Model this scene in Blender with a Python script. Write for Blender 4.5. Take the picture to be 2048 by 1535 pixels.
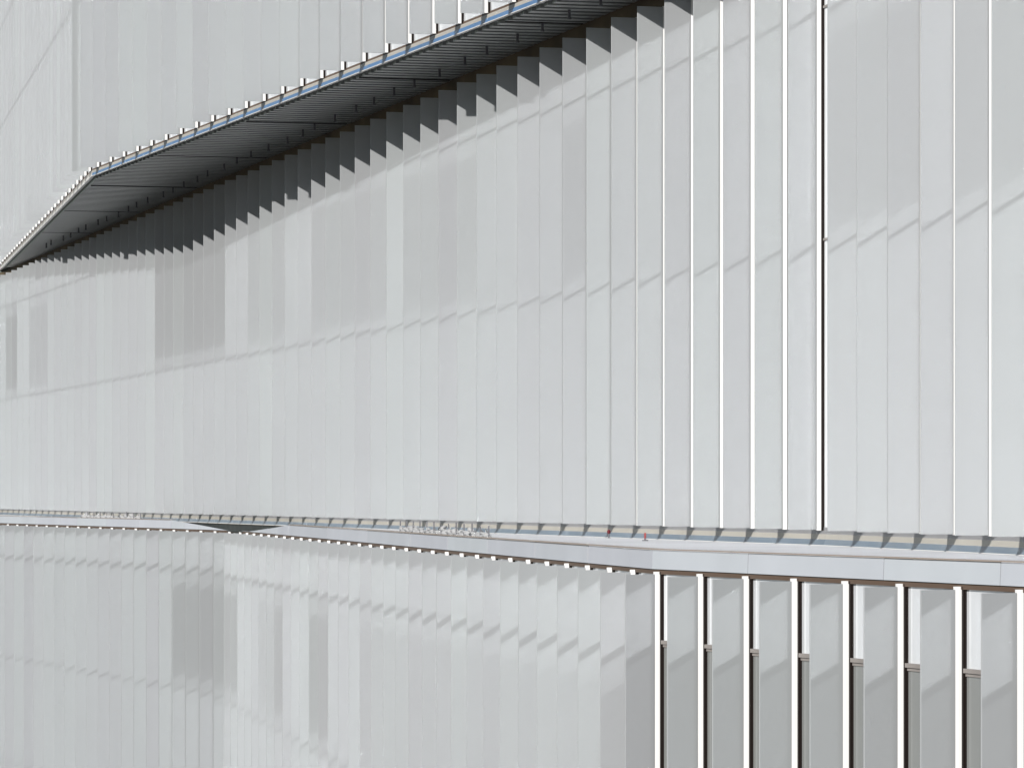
import bpy, math, random
from mathutils import Matrix, Vector
random.seed(7)
sc = bpy.context.scene
for o in list(bpy.data.objects):
    bpy.data.objects.remove(o)

# ------------------------------------------------------------------ camera, sky, sun, exposure
EYE = 12.0                                   # eye height above the forecourt
F_PX = 8000.0                                # focal length in pixels of the 2048 px wide photograph
cam_d = bpy.data.cameras.new('camera')
cam = bpy.data.objects.new('camera', cam_d)
sc.collection.objects.link(cam)
cam.location = (0, 0, EYE)
cam.rotation_euler = (math.radians(90), 0, 0)
cam_d.sensor_width = 36.0
cam_d.sensor_fit = 'HORIZONTAL'
cam_d.lens = 36.0 * F_PX / 2048.0
cam_d.shift_y = (990 - 767.5) / 2048.0       # architectural shift lens: verticals stay upright
cam_d.clip_start = 0.5
cam_d.clip_end = 6000
sc.camera = cam

SUN_AZ = (0.567, 0.824)                      # horizontal travel direction of the light
SUN_EL = math.radians(23.8)
h = Vector((SUN_AZ[0], SUN_AZ[1], 0)).normalized()
sdir = Vector((h.x * math.cos(SUN_EL), h.y * math.cos(SUN_EL), -math.sin(SUN_EL)))
sun_d = bpy.data.lights.new('sun', 'SUN')
sun = bpy.data.objects.new('sun', sun_d)
sc.collection.objects.link(sun)
sun_d.energy = 5.0
sun_d.angle = math.radians(0.53)
sun_d.color = (1.0, 0.97, 0.93)
sun.rotation_euler = sdir.to_track_quat('-Z', 'Y').to_euler()
sun.location = (-30, -40, 60)

w = bpy.data.worlds.new('World')
sc.world = w
w.use_nodes = True
nt = w.node_tree
bg = nt.nodes['Background']
sky = nt.nodes.new('ShaderNodeTexSky')
sky.sky_type = 'NISHITA'
sky.sun_disc = False
sky.sun_elevation = SUN_EL
sky.sun_rotation = math.atan2(-h.x, -h.y)
sky.air_density = 1.0
sky.dust_density = 0.2
sky.ozone_density = 2.0
nt.links.new(sky.outputs[0], bg.inputs[0])
bg.inputs[1].default_value = 0.05

sc.view_settings.view_transform = 'Standard'
sc.view_settings.look = 'None'
sc.view_settings.gamma = 1.0
sc.view_settings.use_curve_mapping = False
sc.view_settings.exposure = 0.58

sc.render.engine = 'CYCLES'
cy = sc.cycles
cy.use_denoising = True
cy.max_bounces = 8
cy.diffuse_bounces = 4
cy.glossy_bounces = 4
cy.caustics_reflective = True
cy.blur_glossy = 0.0
cy.sample_clamp_indirect = 0.0
cy.use_guiding = True
cy.use_surface_guiding = True
cy.use_volume_guiding = False
cy.guiding_training_samples = 64

# ------------------------------------------------------------------ materials
def new_mat(name):
    m = bpy.data.materials.new(name)
    m.use_nodes = True
    n = m.node_tree
    return m, n, n.nodes['Principled BSDF'], n.nodes['Material Output']

def noise_mix(n, col, amt, scale, stretch=(1, 1, 1), rnd=0.0):
    """base colour with faint grain / weathering and an optional per-piece tone"""
    tc = n.nodes.new('ShaderNodeTexCoord')
    mp = n.nodes.new('ShaderNodeMapping')
    mp.inputs['Scale'].default_value = stretch
    nz = n.nodes.new('ShaderNodeTexNoise')
    nz.inputs['Scale'].default_value = scale
    nz.inputs['Detail'].default_value = 4
    n.links.new(tc.outputs['Object'], mp.inputs[0])
    n.links.new(mp.outputs[0], nz.inputs['Vector'])
    mr = n.nodes.new('ShaderNodeMapRange')
    mr.inputs[1].default_value = 0.3
    mr.inputs[2].default_value = 0.7
    mr.inputs[3].default_value = 1 - amt
    mr.inputs[4].default_value = 1 + amt
    n.links.new(nz.outputs[0], mr.inputs[0])
    val = mr.outputs[0]
    hsv = n.nodes.new('ShaderNodeHueSaturation')
    hsv.inputs['Color'].default_value = (*col, 1)
    if rnd:
        oi = n.nodes.new('ShaderNodeObjectInfo')
        m2 = n.nodes.new('ShaderNodeMapRange')
        m2.inputs[3].default_value = 1 - rnd
        m2.inputs[4].default_value = 1 + rnd
        n.links.new(oi.outputs['Random'], m2.inputs[0])
        mu = n.nodes.new('ShaderNodeMath')
        mu.operation = 'MULTIPLY'
        n.links.new(val, mu.inputs[0])
        n.links.new(m2.outputs[0], mu.inputs[1])
        val = mu.outputs[0]
        m3 = n.nodes.new('ShaderNodeMapRange')
        m3.inputs[3].default_value = 0.5 - rnd
        m3.inputs[4].default_value = 0.5 + rnd
        fr = n.nodes.new('ShaderNodeMath')
        fr.operation = 'MULTIPLY'
        fr.inputs[1].default_value = 7.31
        fr2 = n.nodes.new('ShaderNodeMath')
        fr2.operation = 'FRACT'
        n.links.new(oi.outputs['Random'], fr.inputs[0])
        n.links.new(fr.outputs[0], fr2.inputs[0])
        n.links.new(fr2.outputs[0], m3.inputs[0])
        n.links.new(m3.outputs[0], hsv.inputs['Hue'])
    n.links.new(val, hsv.inputs['Value'])
    return hsv.outputs[0]

def paint(name, col, rough=0.5, metal=0.0, spec=0.5, amt=0.04, scale=3.0, stretch=(1, 1, 1), rnd=0.0):
    m, n, p, out = new_mat(name)
    n.links.new(noise_mix(n, col, amt, scale, stretch, rnd), p.inputs['Base Color'])
    p.inputs['Roughness'].default_value = rough
    p.inputs['Metallic'].default_value = metal
    p.inputs['Specular IOR Level'].default_value = spec
    return m

def fin_glass(name, col, trans=0.3):
    """fritted, translucent white glass"""
    m, n, p, out = new_mat(name)
    c = noise_mix(n, col, 0.014, 0.6, (1, 1, 0.15), 0.026)
    oi = n.nodes.new('ShaderNodeObjectInfo')
    mt = n.nodes.new('ShaderNodeMix')
    mt.data_type = 'RGBA'
    mt.inputs[6].default_value = (0.334, 0.342, 0.352, 1)
    mt.inputs[7].default_value = (0.330, 0.345, 0.350, 1)
    n.links.new(oi.outputs['Random'], mt.inputs[0])
    for nd in n.nodes:
        if nd.type == 'HUE_SAT':
            for lk in list(nd.inputs['Hue'].links):
                n.links.remove(lk)
            nd.inputs['Hue'].default_value = 0.5
            n.links.new(mt.outputs[2], nd.inputs['Color'])
    n.links.new(c, p.inputs['Base Color'])
    p.inputs['Roughness'].default_value = 0.45
    p.inputs['Specular IOR Level'].default_value = 0.25
    tr = n.nodes.new('ShaderNodeBsdfTranslucent')
    n.links.new(c, tr.inputs[0])
    mx = n.nodes.new('ShaderNodeMixShader')
    mx.inputs[0].default_value = trans
    n.links.new(p.outputs[0], mx.inputs[1])
    n.links.new(tr.outputs[0], mx.inputs[2])
    n.links.new(mx.outputs[0], out.inputs[0])
    return m

def pane(name, col, refl, rough=0.12, tint=(0.9, 0.95, 1.0)):
    """coated facade glass in front of a blind, spandrel or room"""
    m, n, p, out = new_mat(name)
    d = n.nodes.new('ShaderNodeBsdfDiffuse')
    n.links.new(noise_mix(n, col, 0.05, 1.3), d.inputs[0])
    g = n.nodes.new('ShaderNodeBsdfGlossy')
    g.inputs[0].default_value = (*tint, 1)
    g.inputs['Roughness'].default_value = rough
    mx = n.nodes.new('ShaderNodeMixShader')
    mx.inputs[0].default_value = refl
    n.links.new(d.outputs[0], mx.inputs[1])
    n.links.new(g.outputs[0], mx.inputs[2])
    n.links.new(mx.outputs[0], out.inputs[0])
    return m

M = {}
M['fin'] = fin_glass('fritted_glass', (0.335, 0.346, 0.350))
M['post'] = paint('white_powder_coat', (0.50, 0.498, 0.49), 0.35, amt=0.01)
M['frame'] = paint('dark_bronze_frame', (0.010, 0.007, 0.006), 0.5, 0.0, 0.15)
M['transom'] = paint('bronze_transom', (0.16, 0.145, 0.135), 0.5, amt=0.08)
M['pane_white'] = pane('white_spandrel_glass', (0.72, 0.74, 0.75), 0.42)
M['pane_light'] = pane('light_blind_glass', (0.50, 0.51, 0.52), 0.42)
M['pane_grey'] = pane('grey_blind_glass', (0.34, 0.34, 0.345), 0.30)
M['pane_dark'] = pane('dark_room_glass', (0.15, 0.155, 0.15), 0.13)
M['alu'] = paint('grey_metal_band', (0.18, 0.18, 0.185), 0.4, 0.2, amt=0.05, stretch=(0.2, 0.2, 6))
M['cream_refl'] = paint('cream_reflection_metal', (0.275, 0.26, 0.23), 0.4, 0.0, amt=0.06, scale=0.8)  # base colour imitates sunlit surroundings mirrored in the metal
M['blue'] = paint('slate_reflection_metal', (0.10, 0.13, 0.16), 0.3, 0.1, amt=0.15, scale=0.5)  # base colour imitates a cool reflection in the lower band
M['sky_refl'] = paint('sky_reflection_metal', (0.055, 0.13, 0.26), 0.3, 0.1, amt=0.2, scale=0.5)  # base colour imitates the sky mirrored in the upper edge
M['lip'] = paint('pale_edge_trim', (0.48, 0.47, 0.45), 0.4, amt=0.03)
M['line'] = paint('brown_shadow_joint', (0.07, 0.045, 0.03), 0.6)
M['apron'] = paint('zinc_apron_sheet', (0.315, 0.33, 0.355), 0.5, 0.0, amt=0.05, scale=0.7, rnd=0.02)
M['terrace'] = paint('white_roof_membrane', (0.44, 0.445, 0.46), 0.7, amt=0.06, scale=0.5)
M['cap'] = paint('brown_cap_strip', (0.24, 0.20, 0.17), 0.5)
M['plinth'] = paint('dark_plinth_glass', (0.028, 0.031, 0.031), 0.5, 0.0, 0.2, amt=0.2)
M['soffit'] = paint('grey_soffit_panel', (0.20, 0.215, 0.215), 0.5, amt=0.06)
M['slat'] = paint('soffit_slat', (0.25, 0.26, 0.255), 0.35, 0.5, amt=0.06, rnd=0.03)
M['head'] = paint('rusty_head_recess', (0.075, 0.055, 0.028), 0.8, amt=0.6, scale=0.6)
M['roof'] = paint('grey_roof_felt', (0.25, 0.25, 0.25), 0.9)
M['core'] = paint('concrete_core', (0.3, 0.3, 0.29), 0.9)
M['ground'] = paint('asphalt_forecourt', (0.06, 0.06, 0.062), 0.85, amt=0.12, scale=0.4)
M['bag'] = paint('translucent_white_sheeting', (0.26, 0.26, 0.26), 0.5, amt=0.06, scale=6)
M['steel'] = paint('dark_steel', (0.08, 0.08, 0.09), 0.5)
M['red'] = paint('red_paint', (0.20, 0.03, 0.028), 0.5)
M['darkred'] = paint('dark_red_lens', (0.09, 0.008, 0.012), 0.2)

# ------------------------------------------------------------------ helpers
COL = sc.collection
BASE = Vector((-2.0, 75.0, 0.0))             # the building's base point

def mesh(name, verts, faces, mats, idx=None):
    me = bpy.data.meshes.new(name)
    me.from_pydata([tuple(v) for v in verts], [], faces)
    for m in mats:
        me.materials.append(m)
    if idx:
        for p, i in zip(me.polygons, idx):
            p.material_index = i
    me.update()
    return me

BOXF = [(0, 3, 2, 1), (4, 5, 6, 7), (0, 1, 5, 4), (1, 2, 6, 5), (2, 3, 7, 6), (3, 0, 4, 7)]
def boxv(x0, x1, y0, y1, z0, z1):
    return [(x0, y0, z0), (x1, y0, z0), (x1, y1, z0), (x0, y1, z0), (x0, y0, z1), (x1, y0, z1), (x1, y1, z1), (x0, y1, z1)]

def prism(poly, z0, z1):
    """vertical prism over a counter-clockwise plan polygon"""
    n = len(poly)
    v = [(x, y, z0) for x, y in poly] + [(x, y, z1) for x, y in poly]
    f = [tuple(range(n))[::-1], tuple(range(n, 2 * n))]
    f += [(i, (i + 1) % n, n + (i + 1) % n, n + i) for i in range(n)]
    return v, f

class MB:
    def __init__(s):
        s.v, s.f, s.i = [], [], []
    def add(s, v, f, mi=0, mat=None):
        o = len(s.v)
        s.v += [mat @ Vector(p) if mat else Vector(p) for p in v]
        s.f += [tuple(o + k for k in q) for q in f]
        s.i += [mi] * len(f)
    def box(s, x0, x1, y0, y1, z0, z1, mi=0, mat=None):
        s.add(boxv(x0, x1, y0, y1, z0, z1), BOXF, mi, mat)

def link(name, me, parent=None, mw=None):
    """mw is the world matrix; every parent is an unrotated object"""
    o = bpy.data.objects.new(name, me)
    COL.objects.link(o)
    mw = mw or Matrix()
    if parent is not None:
        o.parent = parent
        off = Vector(parent['_w'])
        mw = Matrix.Translation(-off) @ mw
    o.matrix_basis = mw
    return o

def tag(o, label=None, cat=None, group=None, kind=None):
    if label: o['label'] = label
    if cat: o['category'] = cat
    if group: o['group'] = group
    if kind: o['kind'] = kind
    return o

def anchor(name, at, parent=None):
    o = bpy.data.objects.new(name, None)
    COL.objects.link(o)
    o.empty_display_size = 0.5
    o.parent = parent
    o.location = Vector(at) - (Vector(parent['_w']) if parent is not None else Vector())
    o['_w'] = tuple(at)
    return o

# ------------------------------------------------------------------ plan of the folded facades
# each facet is a straight wall  X = a - t*Y  seen from above (camera at the origin looking along +Y)
LINES = {
    'M1': (19.250, 0.2586), 'M2': (14.653, 0.1780),
    'U1': (21.277, 0.3106), 'U2': (8.130, 0.18338),
    'B1': (27.798, 0.3420), 'B2': (9.747, 0.1640), 'B3': (18.873, 0.3513),
}
def cross(a, b):
    (a1, t1), (a2, t2) = LINES[a], LINES[b]
    y = (a1 - a2) / (t1 - t2)
    return Vector((a1 - t1 * y, y))
def at_y(l, y):
    a, t = LINES[l]
    return Vector((a - t * y, y))
def frame(l):
    """unit vectors of a facet: u along the wall towards the camera, n outwards"""
    a, t = LINES[l]
    c = math.hypot(1, t)
    return Vector((t, -1)) / c, Vector((-1, -t)) / c
def facet_matrix(l, p):
    """local x = along the wall, local -y = outwards, z = height above the eye"""
    u, n = frame(l)
    return Matrix(((u.x, -n.x, 0, p.x), (u.y, -n.y, 0, p.y), (0, 0, 1, EYE), (0, 0, 0, 1)))

MM, UU, BB12, BB23 = cross('M1', 'M2'), cross('U1', 'U2'), cross('B1', 'B2'), cross('B2', 'B3')
FACETS = {   # far end, near end of every facet
    'M1': (at_y('M1', 151.0), MM), 'M2': (MM, at_y('M2', 44.5)),
    'U2': (at_y('U2', 150.0), UU), 'U1': (UU, at_y('U1', 50.0)),
    'B1': (at_y('B1', 131.0), BB12), 'B2': (BB12, BB23), 'B3': (BB23, at_y('B3', 36.0)),
}
PITCH = {'M1': (1.5325, 110.674), 'M2': (1.5372, 55.072), 'U1': (1.6294, 100.917), 'U2': (1.4579, 136.721),
         'B1': (1.4578, 127.052), 'B2': None, 'B3': (1.3942, 47.255)}
def roots(l):
    """positions of the fin roots, as distances from the facet's far end"""
    p0, p1 = FACETS[l]
    a, t = LINES[l]
    c = math.hypot(1, t)
    length = (p1 - p0).length
    if PITCH[l] is None:                     # bays widen slightly along this facet
        r = []
        for k in range(-8, 40):
            y = 95.610 - 1.73191 * k + 0.0035573 * k * k
            s = (p0.y - y) * c
            if 0.10 < s < length - 0.25:
                r.append((k, s))
        return length, r
    p, y0 = PITCH[l]
    s0 = (p0.y - y0) * c
    k0 = max(math.ceil((0.10 - s0) / p), 0 if l == 'M2' else -99)
    r = []
    k = k0
    while s0 + k * p < length - (0.05 if l == 'M1' else 0.25):
        r.append((k, s0 + k * p))
        k += 1
    return length, r

def wall_pt(l, x):
    a, t = LINES[l]
    return at_y(l, a / ((x - 1024) / F_PX + t))

FIN = {'U': 0.52, 'M': 0.52, 'B': 0.47}      # fin depth from the glass line
POST = 0.09

# ------------------------------------------------------------------ setting
g = link('ground', mesh('ground', [(-3000, -3000, 0), (3000, -3000, 0), (3000, 3000, 0), (-3000, 3000, 0)], [(0, 1, 2, 3)], [M['ground']]))
tag(g, 'dark asphalt of the forecourt below the facade', 'ground', kind='structure')

# ------------------------------------------------------------------ the building
bld = anchor('office_building', BASE)
tag(bld, 'white building clad in tall vertical glass fins, folded storeys stacked with offsets', 'building')
upper = anchor('upper_storeys', BASE + Vector((0, 0, EYE + 8.25)), bld)
middle = anchor('middle_storeys', BASE + Vector((0, 0, EYE - 0.7)), bld)
lower = anchor('lower_storeys', BASE, bld)
upper['label'] = 'overhanging upper block of fins with a metal edge coloured like reflected sky'
middle['label'] = 'middle block of fins between dark soffit and ledge'
lower['label'] = 'lower block of fins under the sloped zinc apron'

BAND = {'M': dict(par=middle, fin=(-0.49, 7.885), post=(-0.50, 7.90), glass=(-0.47, 7.90),
                  rows=[-0.47, 3.635, 3.67, 6.955, 6.99, 7.90]),
        'U': dict(par=upper, fin=(8.39, 19.0), post=(8.405, 19.02), glass=(8.40, 19.05),
                  rows=[8.40, 12.93, 13.00, 16.33, 16.40, 19.05]),
        'B': dict(par=lower, fin=(-11.4, -0.958), post=(-11.45, -0.926), glass=(-11.6, -0.905),
                  rows=[-11.6, -8.265, -8.23, -4.985, -4.95, -1.835, -1.755, -0.94])}
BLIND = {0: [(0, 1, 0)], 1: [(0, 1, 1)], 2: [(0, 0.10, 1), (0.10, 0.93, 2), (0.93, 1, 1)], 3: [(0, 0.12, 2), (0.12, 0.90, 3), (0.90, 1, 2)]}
PM = ['pane_white', 'pane_light', 'pane_grey', 'pane_dark']

def xpix(p):                                  # where along the photograph a wall point lies (only used to list window states)
    return 1024 + F_PX * p.x / p.y

M_WIN = [(-99, 5, 1), (5, 27, 3), (27, 50, 0), (50, 90, 2), (90, 305, 1), (305, 388, 3), (388, 446, 3), (446, 492, 0), (492, 566, 2), (566, 619, 0),
         (619, 768, 2), (768, 802, 0), (802, 950, 2), (950, 988, 1), (988, 1120, 1), (1120, 1168, 2), (1168, 1440, 1), (1440, 1655, 0), (1655, 1840, 2), (1840, 1905, 0), (1905, 2100, 2)]
B_WIN = [(-99, 340, 1), (340, 472, 3), (472, 500, 0), (500, 516, 1), (516, 548, 2), (548, 565, 3), (565, 599, 0), (599, 617, 1), (617, 654, 3), (654, 675, 0),
         (675, 719, 1), (719, 790, 2), (790, 1200, 2), (1200, 3000, 3)]
U_WIN = [(-99, 30, 1), (30, 75, 1), (75, 90, 0), (90, 160, 1), (160, 3000, 1)]
def state(tab, x):
    for a, b, s in tab:
        if a <= x < b:
            return s
    return 1

def pane_kind(band, row, x):
    if band == 'M':
        return {0: 0, 1: state(M_WIN, x), 2: 0}[row]
    if band == 'U':
        return {0: 1, 1: state(U_WIN, x), 2: 1}[row]
    return {0: 2, 1: 1, 2: state(B_WIN, x), 3: 0 if x < 1305 else 1}[row]

def fin_mesh(z0, z1, FIN):
    """one glass fin: a bevelled sheet with a slim steel shoe line at its root"""
    b = MB()
    t = 0.012
    e = 0.004
    poly = [(-t, -FIN + e), (-t + e, -FIN), (t - e, -FIN), (t, -FIN + e), (t, -POST), (-t, -POST)]
    v, f = prism(poly, z0, z1)
    b.add(v, f)
    return mesh('glass_fin', b.v, b.f, [M['fin']], b.i)

def post_mesh(z0, z1):
    v, f = prism([(-0.03, 0.0), (-0.03, -POST), (0.006, -POST), (0.024, -0.052), (0.026, -0.046), (0.046, 0.0)], z0, z1)
    return mesh('mullion', v, f, [M['post']])

def frame_mesh(z0, z1):
    b = MB()
    b.box(0.05, 0.085, -0.035, 0.0, z0, z1)
    b.box(0.085, 0.098, -0.015, 0.0, z0, z1)
    return mesh('window_frame', b.v, b.f, [M['frame']])

for band, fl in (('U', ['U2', 'U1']), ('M', ['M1', 'M2']), ('B', ['B1', 'B2', 'B3'])):
    D = BAND[band]
    par = D['par']
    fm, pm_, wm = fin_mesh(*D['fin'], FIN[band]), post_mesh(*D['post']), frame_mesh(*D['post'])
    rows = [(D['rows'][i], D['rows'][i + 1]) for i in range(0, len(D['rows']), 2)]
    bars = [(D['rows'][i], D['rows'][i + 1]) for i in range(1, len(D['rows']) - 1, 2)]
    core = MB()
    for l in fl:
        p0, p1 = FACETS[l]
        length, rt = roots(l)
        u, n = frame(l)
        mw0 = facet_matrix(l, p0)
        gl = MB()
        single = (l == 'B3')
        edges = [0.0] + [s for k, s in rt] + [length]
        for j in range(len(edges) - 1):
            a, b_ = edges[j], edges[j + 1]
            xp = xpix(p0 + u * a + n * FIN[band])       # where the fin beside this bay stands
            xa = a + (0.062 if j > 0 else 0)
            for r, (z0, z1) in enumerate(rows):
                kind = pane_kind(band, r, xp + 2)
                if single:
                    me = mesh('window_pane', boxv(0, b_ - xa - 0.03, 0.0, 0.03, z0, z1), BOXF, [M[PM[kind]]])
                    link('window_pane', me, par, facet_matrix(l, p0 + u * xa))
                else:
                    for f0, f1, kd in BLIND[kind]:          # blinds drawn to different heights
                        gl.box(xa, b_ - 0.03, 0.0, 0.03, z1 - (z1 - z0) * f1, z1 - (z1 - z0) * f0, kd)
            for z0, z1 in bars:
                if single:
                    b3 = MB()
                    b3.box(0, b_ - xa - 0.03, -0.035, 0.03, z0 + 0.035, z1)
                    b3.box(0, b_ - xa - 0.03, -0.015, 0.03, z0, z0 + 0.032)
                    link('transom', mesh('transom', b3.v, b3.f, [M['transom']]), par, facet_matrix(l, p0 + u * xa))
        if not single:
            o = link('glazing', mesh('glazing', gl.v, gl.f, [M[k] for k in PM], gl.i), par, mw0)
            o['kind'] = 'stuff'
            for z0, z1 in bars:
                link('transom', mesh('transom', boxv(0, length, -0.02, 0.035, z0, z1), BOXF, [M['transom']]), par, mw0)
        for k, s in rt:
            mw = facet_matrix(l, p0 + u * s)
            link('glass_fin', fm, par, mw @ Matrix.Rotation(math.radians(random.gauss(0, 0.8)), 4, 'Z'))
            link('mullion', pm_, par, mw)
            link('window_frame', wm, par, mw)

# solid cores behind the glass (plan polygons, so no light leaks through)
def core_poly(front, depth, inset=0.04):
    pts = [Vector(p) for p in front]
    far, near = pts[0], pts[-1]
    return [Vector((p.x + inset, p.y)) for p in pts] + [Vector((near.x + depth, near.y)), Vector((far.x + depth + 10, far.y))]
def core_obj(name, front, z0, z1, par, mat):
    poly = core_poly(front, 18)
    v, f = prism([(p.x, p.y) for p in poly], EYE + z0, EYE + z1)
    # orientation: make faces point outwards
    me = mesh(name, v, f, [mat])
    o = link(name, me, par)
    return o
core_obj('wall_core', [FACETS['U2'][0], UU, FACETS['U1'][1]], 8.42, 19.0, upper, M['core'])
core_obj('wall_core', [FACETS['M1'][0], MM, FACETS['M2'][1]], -0.74, 8.2, middle, M['core'])
core_obj('wall_core', [FACETS['B1'][0], BB12, BB23, FACETS['B3'][1]], -12.0, -0.965, lower, M['core'])
core_obj('roof', [FACETS['U2'][0], UU, FACETS['U1'][1]], 19.06, 19.4, upper, M['roof'])

# strips that run along whole facets
def extrude_profile(l, prof, matidx, mats, name, par, ext0=0.0, ext1=0.0, kind=None):
    """prof: (y, z) polyline swept along the facet; open strip"""
    p0, p1 = FACETS[l]
    L = (p1 - p0).length
    v, f = [], []
    for x in (-ext0, L + ext1):
        v += [(x, y, z) for y, z in prof]
    n = len(prof)
    for i in range(n - 1):
        f.append((i, i + 1, n + i + 1, n + i))
    me = mesh(name, v, f, mats, matidx)
    return link(name, me, par, facet_matrix(l, p0))

# metal fascia / gutter at the foot of the middle and upper blocks; its reflections are painted as bands
def fascia(l, zt, zb, par, blue, tilt, fr=(0.28, 0.60), top='alu', name='fascia'):
    hgt = zt - zb
    z = lambda q: zt - hgt * q
    prof = [(0.03, z(0) + 0.02), (-0.012, z(0) + 0.02), (-0.012, z(fr[0])), (-0.022, z(fr[0] + 0.04)), (-0.022, z(fr[1])), (-0.028, z(fr[1] + 0.02)),
            (-0.028 - tilt, z(0.95))]
    extrude_profile(l, prof, [0, 0, 0, 1, 1, 2], [M[top], M['cream_refl'], M[blue]], name, par)
    # trim lip and the dark joint under it
    p0, p1 = FACETS[l]
    L = (p1 - p0).length
    link('edge_trim', mesh('edge_trim', boxv(0, L, -0.045 - tilt, 0.02, zb - 0.004, z(0.95) + 0.001), BOXF, [M['lip']]), par, facet_matrix(l, p0))
for l in ('U2', 'U1'):
    fascia(l, 8.41, 8.235, upper, 'sky_refl' if l == 'U1' else 'lip', 0.0, (0.10, 0.50), 'line')
for l in ('M1', 'M2'):
    fascia(l, -0.475, -0.72, middle, 'blue', 0.035)
    p0, p1 = FACETS[l]
    L = (p1 - p0).length
    link('shadow_joint', mesh('shadow_joint', boxv(0, L, -0.05, 0.02, -0.742, -0.725), BOXF, [M['line']]), middle, facet_matrix(l, p0))
    link('plinth', mesh('plinth', boxv(0, L, -0.04, 0.02, -0.925, -0.743), BOXF, [M['plinth']]), middle, facet_matrix(l, p0))
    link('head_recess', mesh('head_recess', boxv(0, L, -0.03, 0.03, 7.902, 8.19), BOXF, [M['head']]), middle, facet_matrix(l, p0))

# ---- soffit of the upper block
Z = EYE + 8.25
u1, n1 = frame('M1')
cor = cross('U2', 'M1')
U1E = FACETS['U1'][1]
back = [at_y('M1', 50.0) + Vector((1.2, 0)), cor + Vector((1.5, 0))]
sof = [cor, UU, U1E] + back
v, f = prism([(p.x, p.y) for p in sof], Z + 0.003, Z + 0.10)
link('soffit_board', mesh('soffit_board', v, f, [M['soffit']]), upper)
# slats run out from the middle block's glass to the border of the soffit
unit = mesh('slat', boxv(-0.5, 0.5, -0.5, 0.5, -0.5, 0.5), BOXF, [M['slat']])
def hit(p, d, l):
    a, t = LINES[l]                            # X + t*Y = a
    return (a - p.x - t * p.y) / (d.x + t * d.y)
s = 0.0
Lm = (FACETS['M1'][1] - cor).length
step = 0.45
cnt = 0
while s < Lm + 6 and cnt < 290:
    p = cor + u1 * s
    d1, d2 = hit(p, n1, 'U1'), hit(p, n1, 'U2')
    q = p + n1 * min(d1, d2)
    ln = min(d1, d2) - 0.07
    if ln > 0.25:
        c = p + n1 * (ln / 2)
        mw = Matrix(((u1.x, -n1.x, 0, c.x), (u1.y, -n1.y, 0, c.y), (0, 0, 1, Z - 0.035), (0, 0, 0, 1))) @ Matrix.Diagonal((0.25, ln, 0.07, 1))
        link('slat', unit, upper, mw)
        cnt += 1
    s += step

# hangers and seam strips under the soffit
hang = MB()
hang.box(-0.02, 0.02, -0.02, 0.02, -0.13, 0.0)
hang.box(-0.04, 0.04, -0.025, 0.025, -0.165, -0.13)
hm = mesh('hanger', hang.v, hang.f, [M['steel']])
seam = mesh('seam_strip', boxv(-0.5, 0.5, -0.5, 0.5, -0.5, 0.5), BOXF, [M['frame']])
s = 3.0
j = 0
while s < Lm - 2:
    p = cor + u1 * (s + random.uniform(-0.25, 0.25))
    dd = min(hit(p, n1, 'U1'), hit(p, n1, 'U2'))
    if dd > 1.3:
        q = p + n1 * random.uniform(0.72, 0.85)
        link('hanger', hm, upper, Matrix(((u1.x, -n1.x, 0, q.x), (u1.y, -n1.y, 0, q.y), (0, 0, 1, Z - 0.069), (0, 0, 0, 1))))
        if j % 5 == 1:
            c = p + n1 * (dd * 0.5)
            link('seam_strip', seam, upper, Matrix(((u1.x, -n1.x, 0, c.x), (u1.y, -n1.y, 0, c.y), (0, 0, 1, Z - 0.076), (0, 0, 0, 1))) @ Matrix.Diagonal((0.05, dd * 0.92, 0.016, 1)))
    s += 1.9
    j += 1

# ---- terrace, apron and shadow joint on top of the lower block
TZ = EYE - 0.715
ter = [FACETS['B1'][0], BB12, BB23, FACETS['B3'][1]]
inn = []
INSET = 0.08
def inset_pt(la, lb, d):
    (a1, t1), (a2, t2) = LINES[la], LINES[lb]
    a1 += d * math.hypot(1, t1)
    a2 += d * math.hypot(1, t2)
    y = (a1 - a2) / (t1 - t2)
    return Vector((a1 - t1 * y, y))
i12, i23 = inset_pt('B1', 'B2', INSET), inset_pt('B2', 'B3', INSET)
nb1, nb3 = frame('B1')[1], frame('B3')[1]
i0 = ter[0] - nb1 * INSET
i3 = ter[-1] - nb3 * INSET
inn = [i0, i12, i23, i3]
def on_line(la, x, d):
    """point on a facet line, moved d inwards, as met on a line of sight"""
    a_, t_ = LINES[la]
    a_ += d * math.hypot(1, t_)
    y = a_ / ((x - 1024) / F_PX + t_)
    return Vector((a_ - t_ * y, y))
deck1 = [i0, on_line('B1', 346, INSET), on_line('M1', 352, 0.2), on_line('M1', -40, 0.2)]
deck2 = [on_line('B2', 582, INSET), i23, i3, FACETS['M2'][1] + Vector((0.3, -1)), MM + Vector((0.3, 0)), on_line('M1', 580, 0.2)]
for dk in (deck1, deck2):
    v, f = prism([(p.x, p.y) for p in dk], TZ - 0.16, TZ)
    link('terrace_deck', mesh('terrace_deck', v, f, [M['terrace']]), lower)

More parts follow.
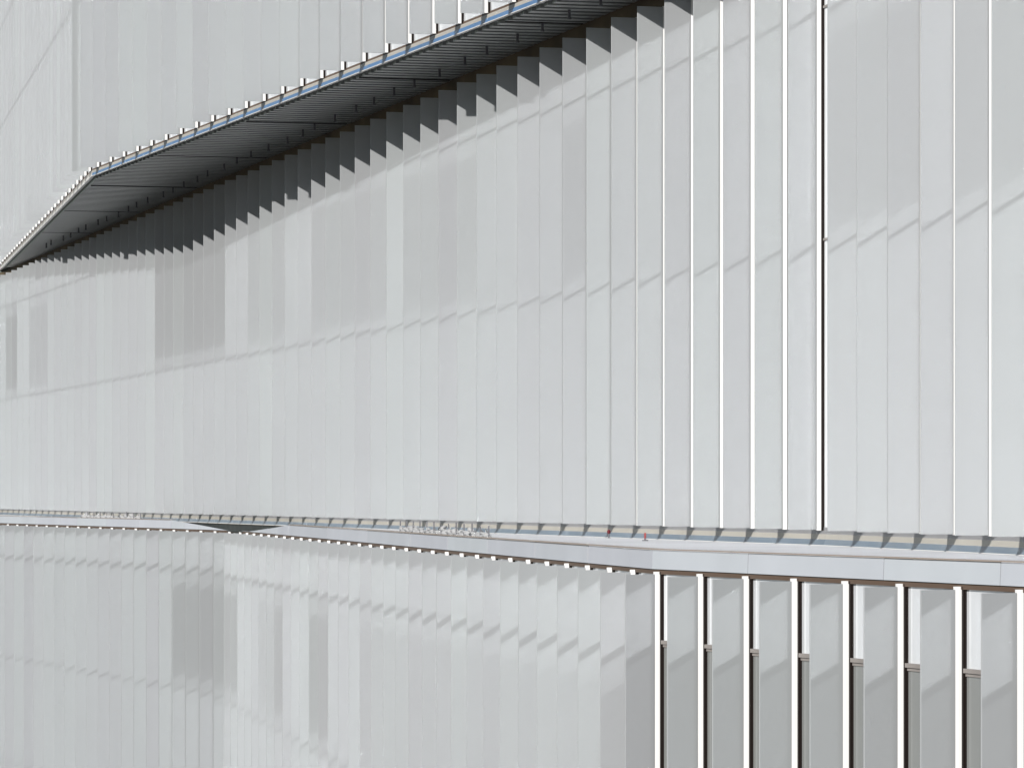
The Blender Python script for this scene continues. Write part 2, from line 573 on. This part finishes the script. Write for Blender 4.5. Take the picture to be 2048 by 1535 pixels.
ZA0, ZA1 = -0.895, -0.665
def parapet_run(l, pa, pb, cuts, top=lambda x: 1.0, gap=0.01):
    """upright sheet-metal parapet with a folded cap, one piece for each sheet"""
    u, n = frame(l)
    L = (pb - pa).length
    for j in range(len(cuts) - 1):
        ca, cb = cuts[j], cuts[j + 1]
        ga, gb = ca + (gap / L if j else 0), cb - (gap / L if j < len(cuts) - 2 else 0)
        P = [pa.lerp(pb, ga), pa.lerp(pb, gb)]
        tw = 0.003 * ((j * 7) % 3 - 1)
        V = []
        for q in P:
            zt = ZA0 + (ZA1 + tw - ZA0) * max(top(xpix(q)), 0.02)
            f0, f1, f2 = q + n * 0.055, q + n * 0.045, q + n * 0.035
            V += [Vector((f0.x, f0.y, EYE + ZA0)), Vector((f1.x, f1.y, EYE + zt)), Vector((f2.x, f2.y, EYE + zt)), Vector((f2.x, f2.y, EYE + ZA0))]
        F = [(0, 4, 5, 1), (1, 5, 6, 2), (2, 6, 7, 3), (3, 7, 4, 0), (0, 1, 2, 3), (7, 6, 5, 4)]
        link('parapet_sheet', mesh('parapet_sheet', V, F, [M['apron']]), lower)

def mitre1(x):
    return 1.0 if x < 346 else (458 - x) / 112.0
def mitre2(x):
    return 1.0 if x > 582 else (x - 500) / 82.0
def px_cut(l, pa, pb, xs):
    L = (pb - pa)
    out = []
    a, t = LINES[l]
    for x in xs:
        r = (x - 1024) / F_PX
        y = a / (r + t)
        out.append((pa.y - y) / (pa.y - pb.y))
    return [0.0] + out + [1.0]
parapet_run('B1', ter[0], BB12, px_cut('B1', ter[0], BB12, [75, 124, 157, 217, 281, 346, 372, 400, 428, 456]), mitre1)
parapet_run('B2', BB12, BB23, px_cut('B2', BB12, BB23, [502, 520, 540, 560, 582, 660, 738, 826, 901, 981, 1076, 1183]), mitre2, 0.03)
parapet_run('B3', BB23, ter[-1], px_cut('B3', BB23, ter[-1], [1504, 1776, 2010]))
def cap_run(l, qa, qb):
    u, n = frame(l)
    link('parapet_cap', mesh('parapet_cap', boxv(0, (qb - qa).length, -0.066, 0.11, ZA1 + 0.004, ZA1 + 0.016), BOXF, [M['cap']]), lower, facet_matrix(l, qa))
    link('joint_backing', mesh('joint_backing', boxv(0, (qb - qa).length, -0.03, -0.02, ZA0 + 0.01, ZA1 - 0.004), BOXF, [M['line']]), lower, facet_matrix(l, qa))
cap_run('B1', ter[0], wall_pt('B1', 345))
cap_run('B2', wall_pt('B2', 583), BB23)
cap_run('B3', BB23, ter[-1])
for l in ('B1', 'B2', 'B3'):
    p0, p1 = FACETS[l]
    L = (p1 - p0).length
    link('shadow_joint', mesh('shadow_joint', boxv(0, L, -0.035, 0.03, -0.955, -0.903), BOXF, [M['line']]), lower, facet_matrix(l, p0))

# ------------------------------------------------------------------ things on the terrace
def edge_guard(l, x0, x1, npost, label, off, seed):
    rnd = random.Random(seed)
    pa, pb = wall_pt(l, x0), wall_pt(l, x1)
    n = frame(l)[1]
    pa, pb = pa - n * off, pb - n * off
    a = anchor('edge_guard', (pa.x, pa.y, TZ))
    tag(a, label, 'railing', 'temporary guards on the ledge')
    pts = [pa.lerp(pb, i / (npost - 1)) for i in range(npost)]
    for i, p in enumerate(pts):
        hh = 0.22 + rnd.uniform(-0.03, 0.03)
        b = MB()
        b.box(-0.012, 0.012, -0.012, 0.012, 0, hh)
        b.box(-0.035, 0.035, -0.035, 0.035, 0, 0.015)
        link('post', mesh('post', b.v, b.f, [M['steel']]), a, Matrix.Translation((p.x, p.y, TZ + 0.002)))
    hs = [rnd.uniform(0.11, 0.19) for _ in range(npost)]
    pk = [rnd.random() for _ in range(npost)]
    for i in range(npost - 1):
        p, q = pts[i], pts[i + 1]
        d = q - p
        nx, nz = 10, 7
        vs, fs = [], []
        for iz in range(nz + 1):
            for ix in range(nx + 1):
                fx, fz = ix / nx, iz / nz
                top = hs[i] * (0.8 + 0.2 * math.cos(6.0 * (fx - pk[i])))
                w_ = d.normalized()
                pr = Vector((-w_.y, w_.x))
                bulge = 0.035 * math.sin(9 * fx + 5 * fz + 2.1 * i) + 0.02 * math.sin(17 * fx - 6 * fz + i)
                c = p + d * (0.06 + 0.88 * fx) + pr * bulge
                vs.append((c.x, c.y, TZ + 0.01 + top * fz))
        for iz in range(nz):
            for ix in range(nx):
                o = iz * (nx + 1) + ix
                fs.append((o, o + 1, o + nx + 2, o + nx + 1))
        link('sheet', mesh('sheet', vs, fs, [M['bag']]), a)
edge_guard('B1', 124, 240, 10, 'small run of crumpled white sheeting on posts, on the far ledge', 0.6, 3)
edge_guard('B2', 738, 905, 13, 'longer run of crumpled white sheeting on posts, in the middle of the ledge', 0.6, 5)

p = wall_pt('B2', 1220)
def lathe(prof, seg=14):
    v, f = [], []
    for r, z in prof:
        for i in range(seg):
            an = 2 * math.pi * i / seg
            v.append((r * math.cos(an), r * math.sin(an), z))
    for j in range(len(prof) - 1):
        for i in range(seg):
            f.append((j * seg + i, j * seg + (i + 1) % seg, (j + 1) * seg + (i + 1) % seg, (j + 1) * seg + i))
    return v, f
pM = wall_pt('M1', 1258) + n1 * 0.35
a = anchor('roof_lamp', (pM.x, pM.y, TZ))
tag(a, 'small dark red round lamp standing on the white ledge', 'lamp')
v, f = lathe([(0.04, 0), (0.012, 0.01), (0.010, 0.07), (0.02, 0.075)])
link('stem', mesh('stem', v, f, [M['steel']]), a, Matrix.Translation((pM.x, pM.y, TZ + 0.002)))
v, f = lathe([(0.001, 0.07), (0.022, 0.075), (0.032, 0.10), (0.028, 0.125), (0.014, 0.14), (0.001, 0.143)])
link('lens', mesh('lens', v, f, [M['darkred']]), a, Matrix.Translation((pM.x, pM.y, TZ + 0.002)))
pM = wall_pt('M1', 1400) + n1 * 0.9
a = anchor('marker_post', (pM.x, pM.y, TZ))
tag(a, 'short red marker post standing on the white ledge beside the metal gutter', 'post')
v, f = lathe([(0.05, 0), (0.05, 0.012), (0.016, 0.016), (0.016, 0.10)])
link('base', mesh('base', v, f, [M['steel']]), a, Matrix.Translation((pM.x, pM.y, TZ + 0.002)))
v, f = lathe([(0.017, 0.04), (0.018, 0.11), (0.013, 0.125), (0.001, 0.128)])
link('cap', mesh('cap', v, f, [M['red']]), a, Matrix.Translation((pM.x, pM.y, TZ + 0.002)))

for o in bpy.data.objects:
    if '_w' in o:
        del o['_w']
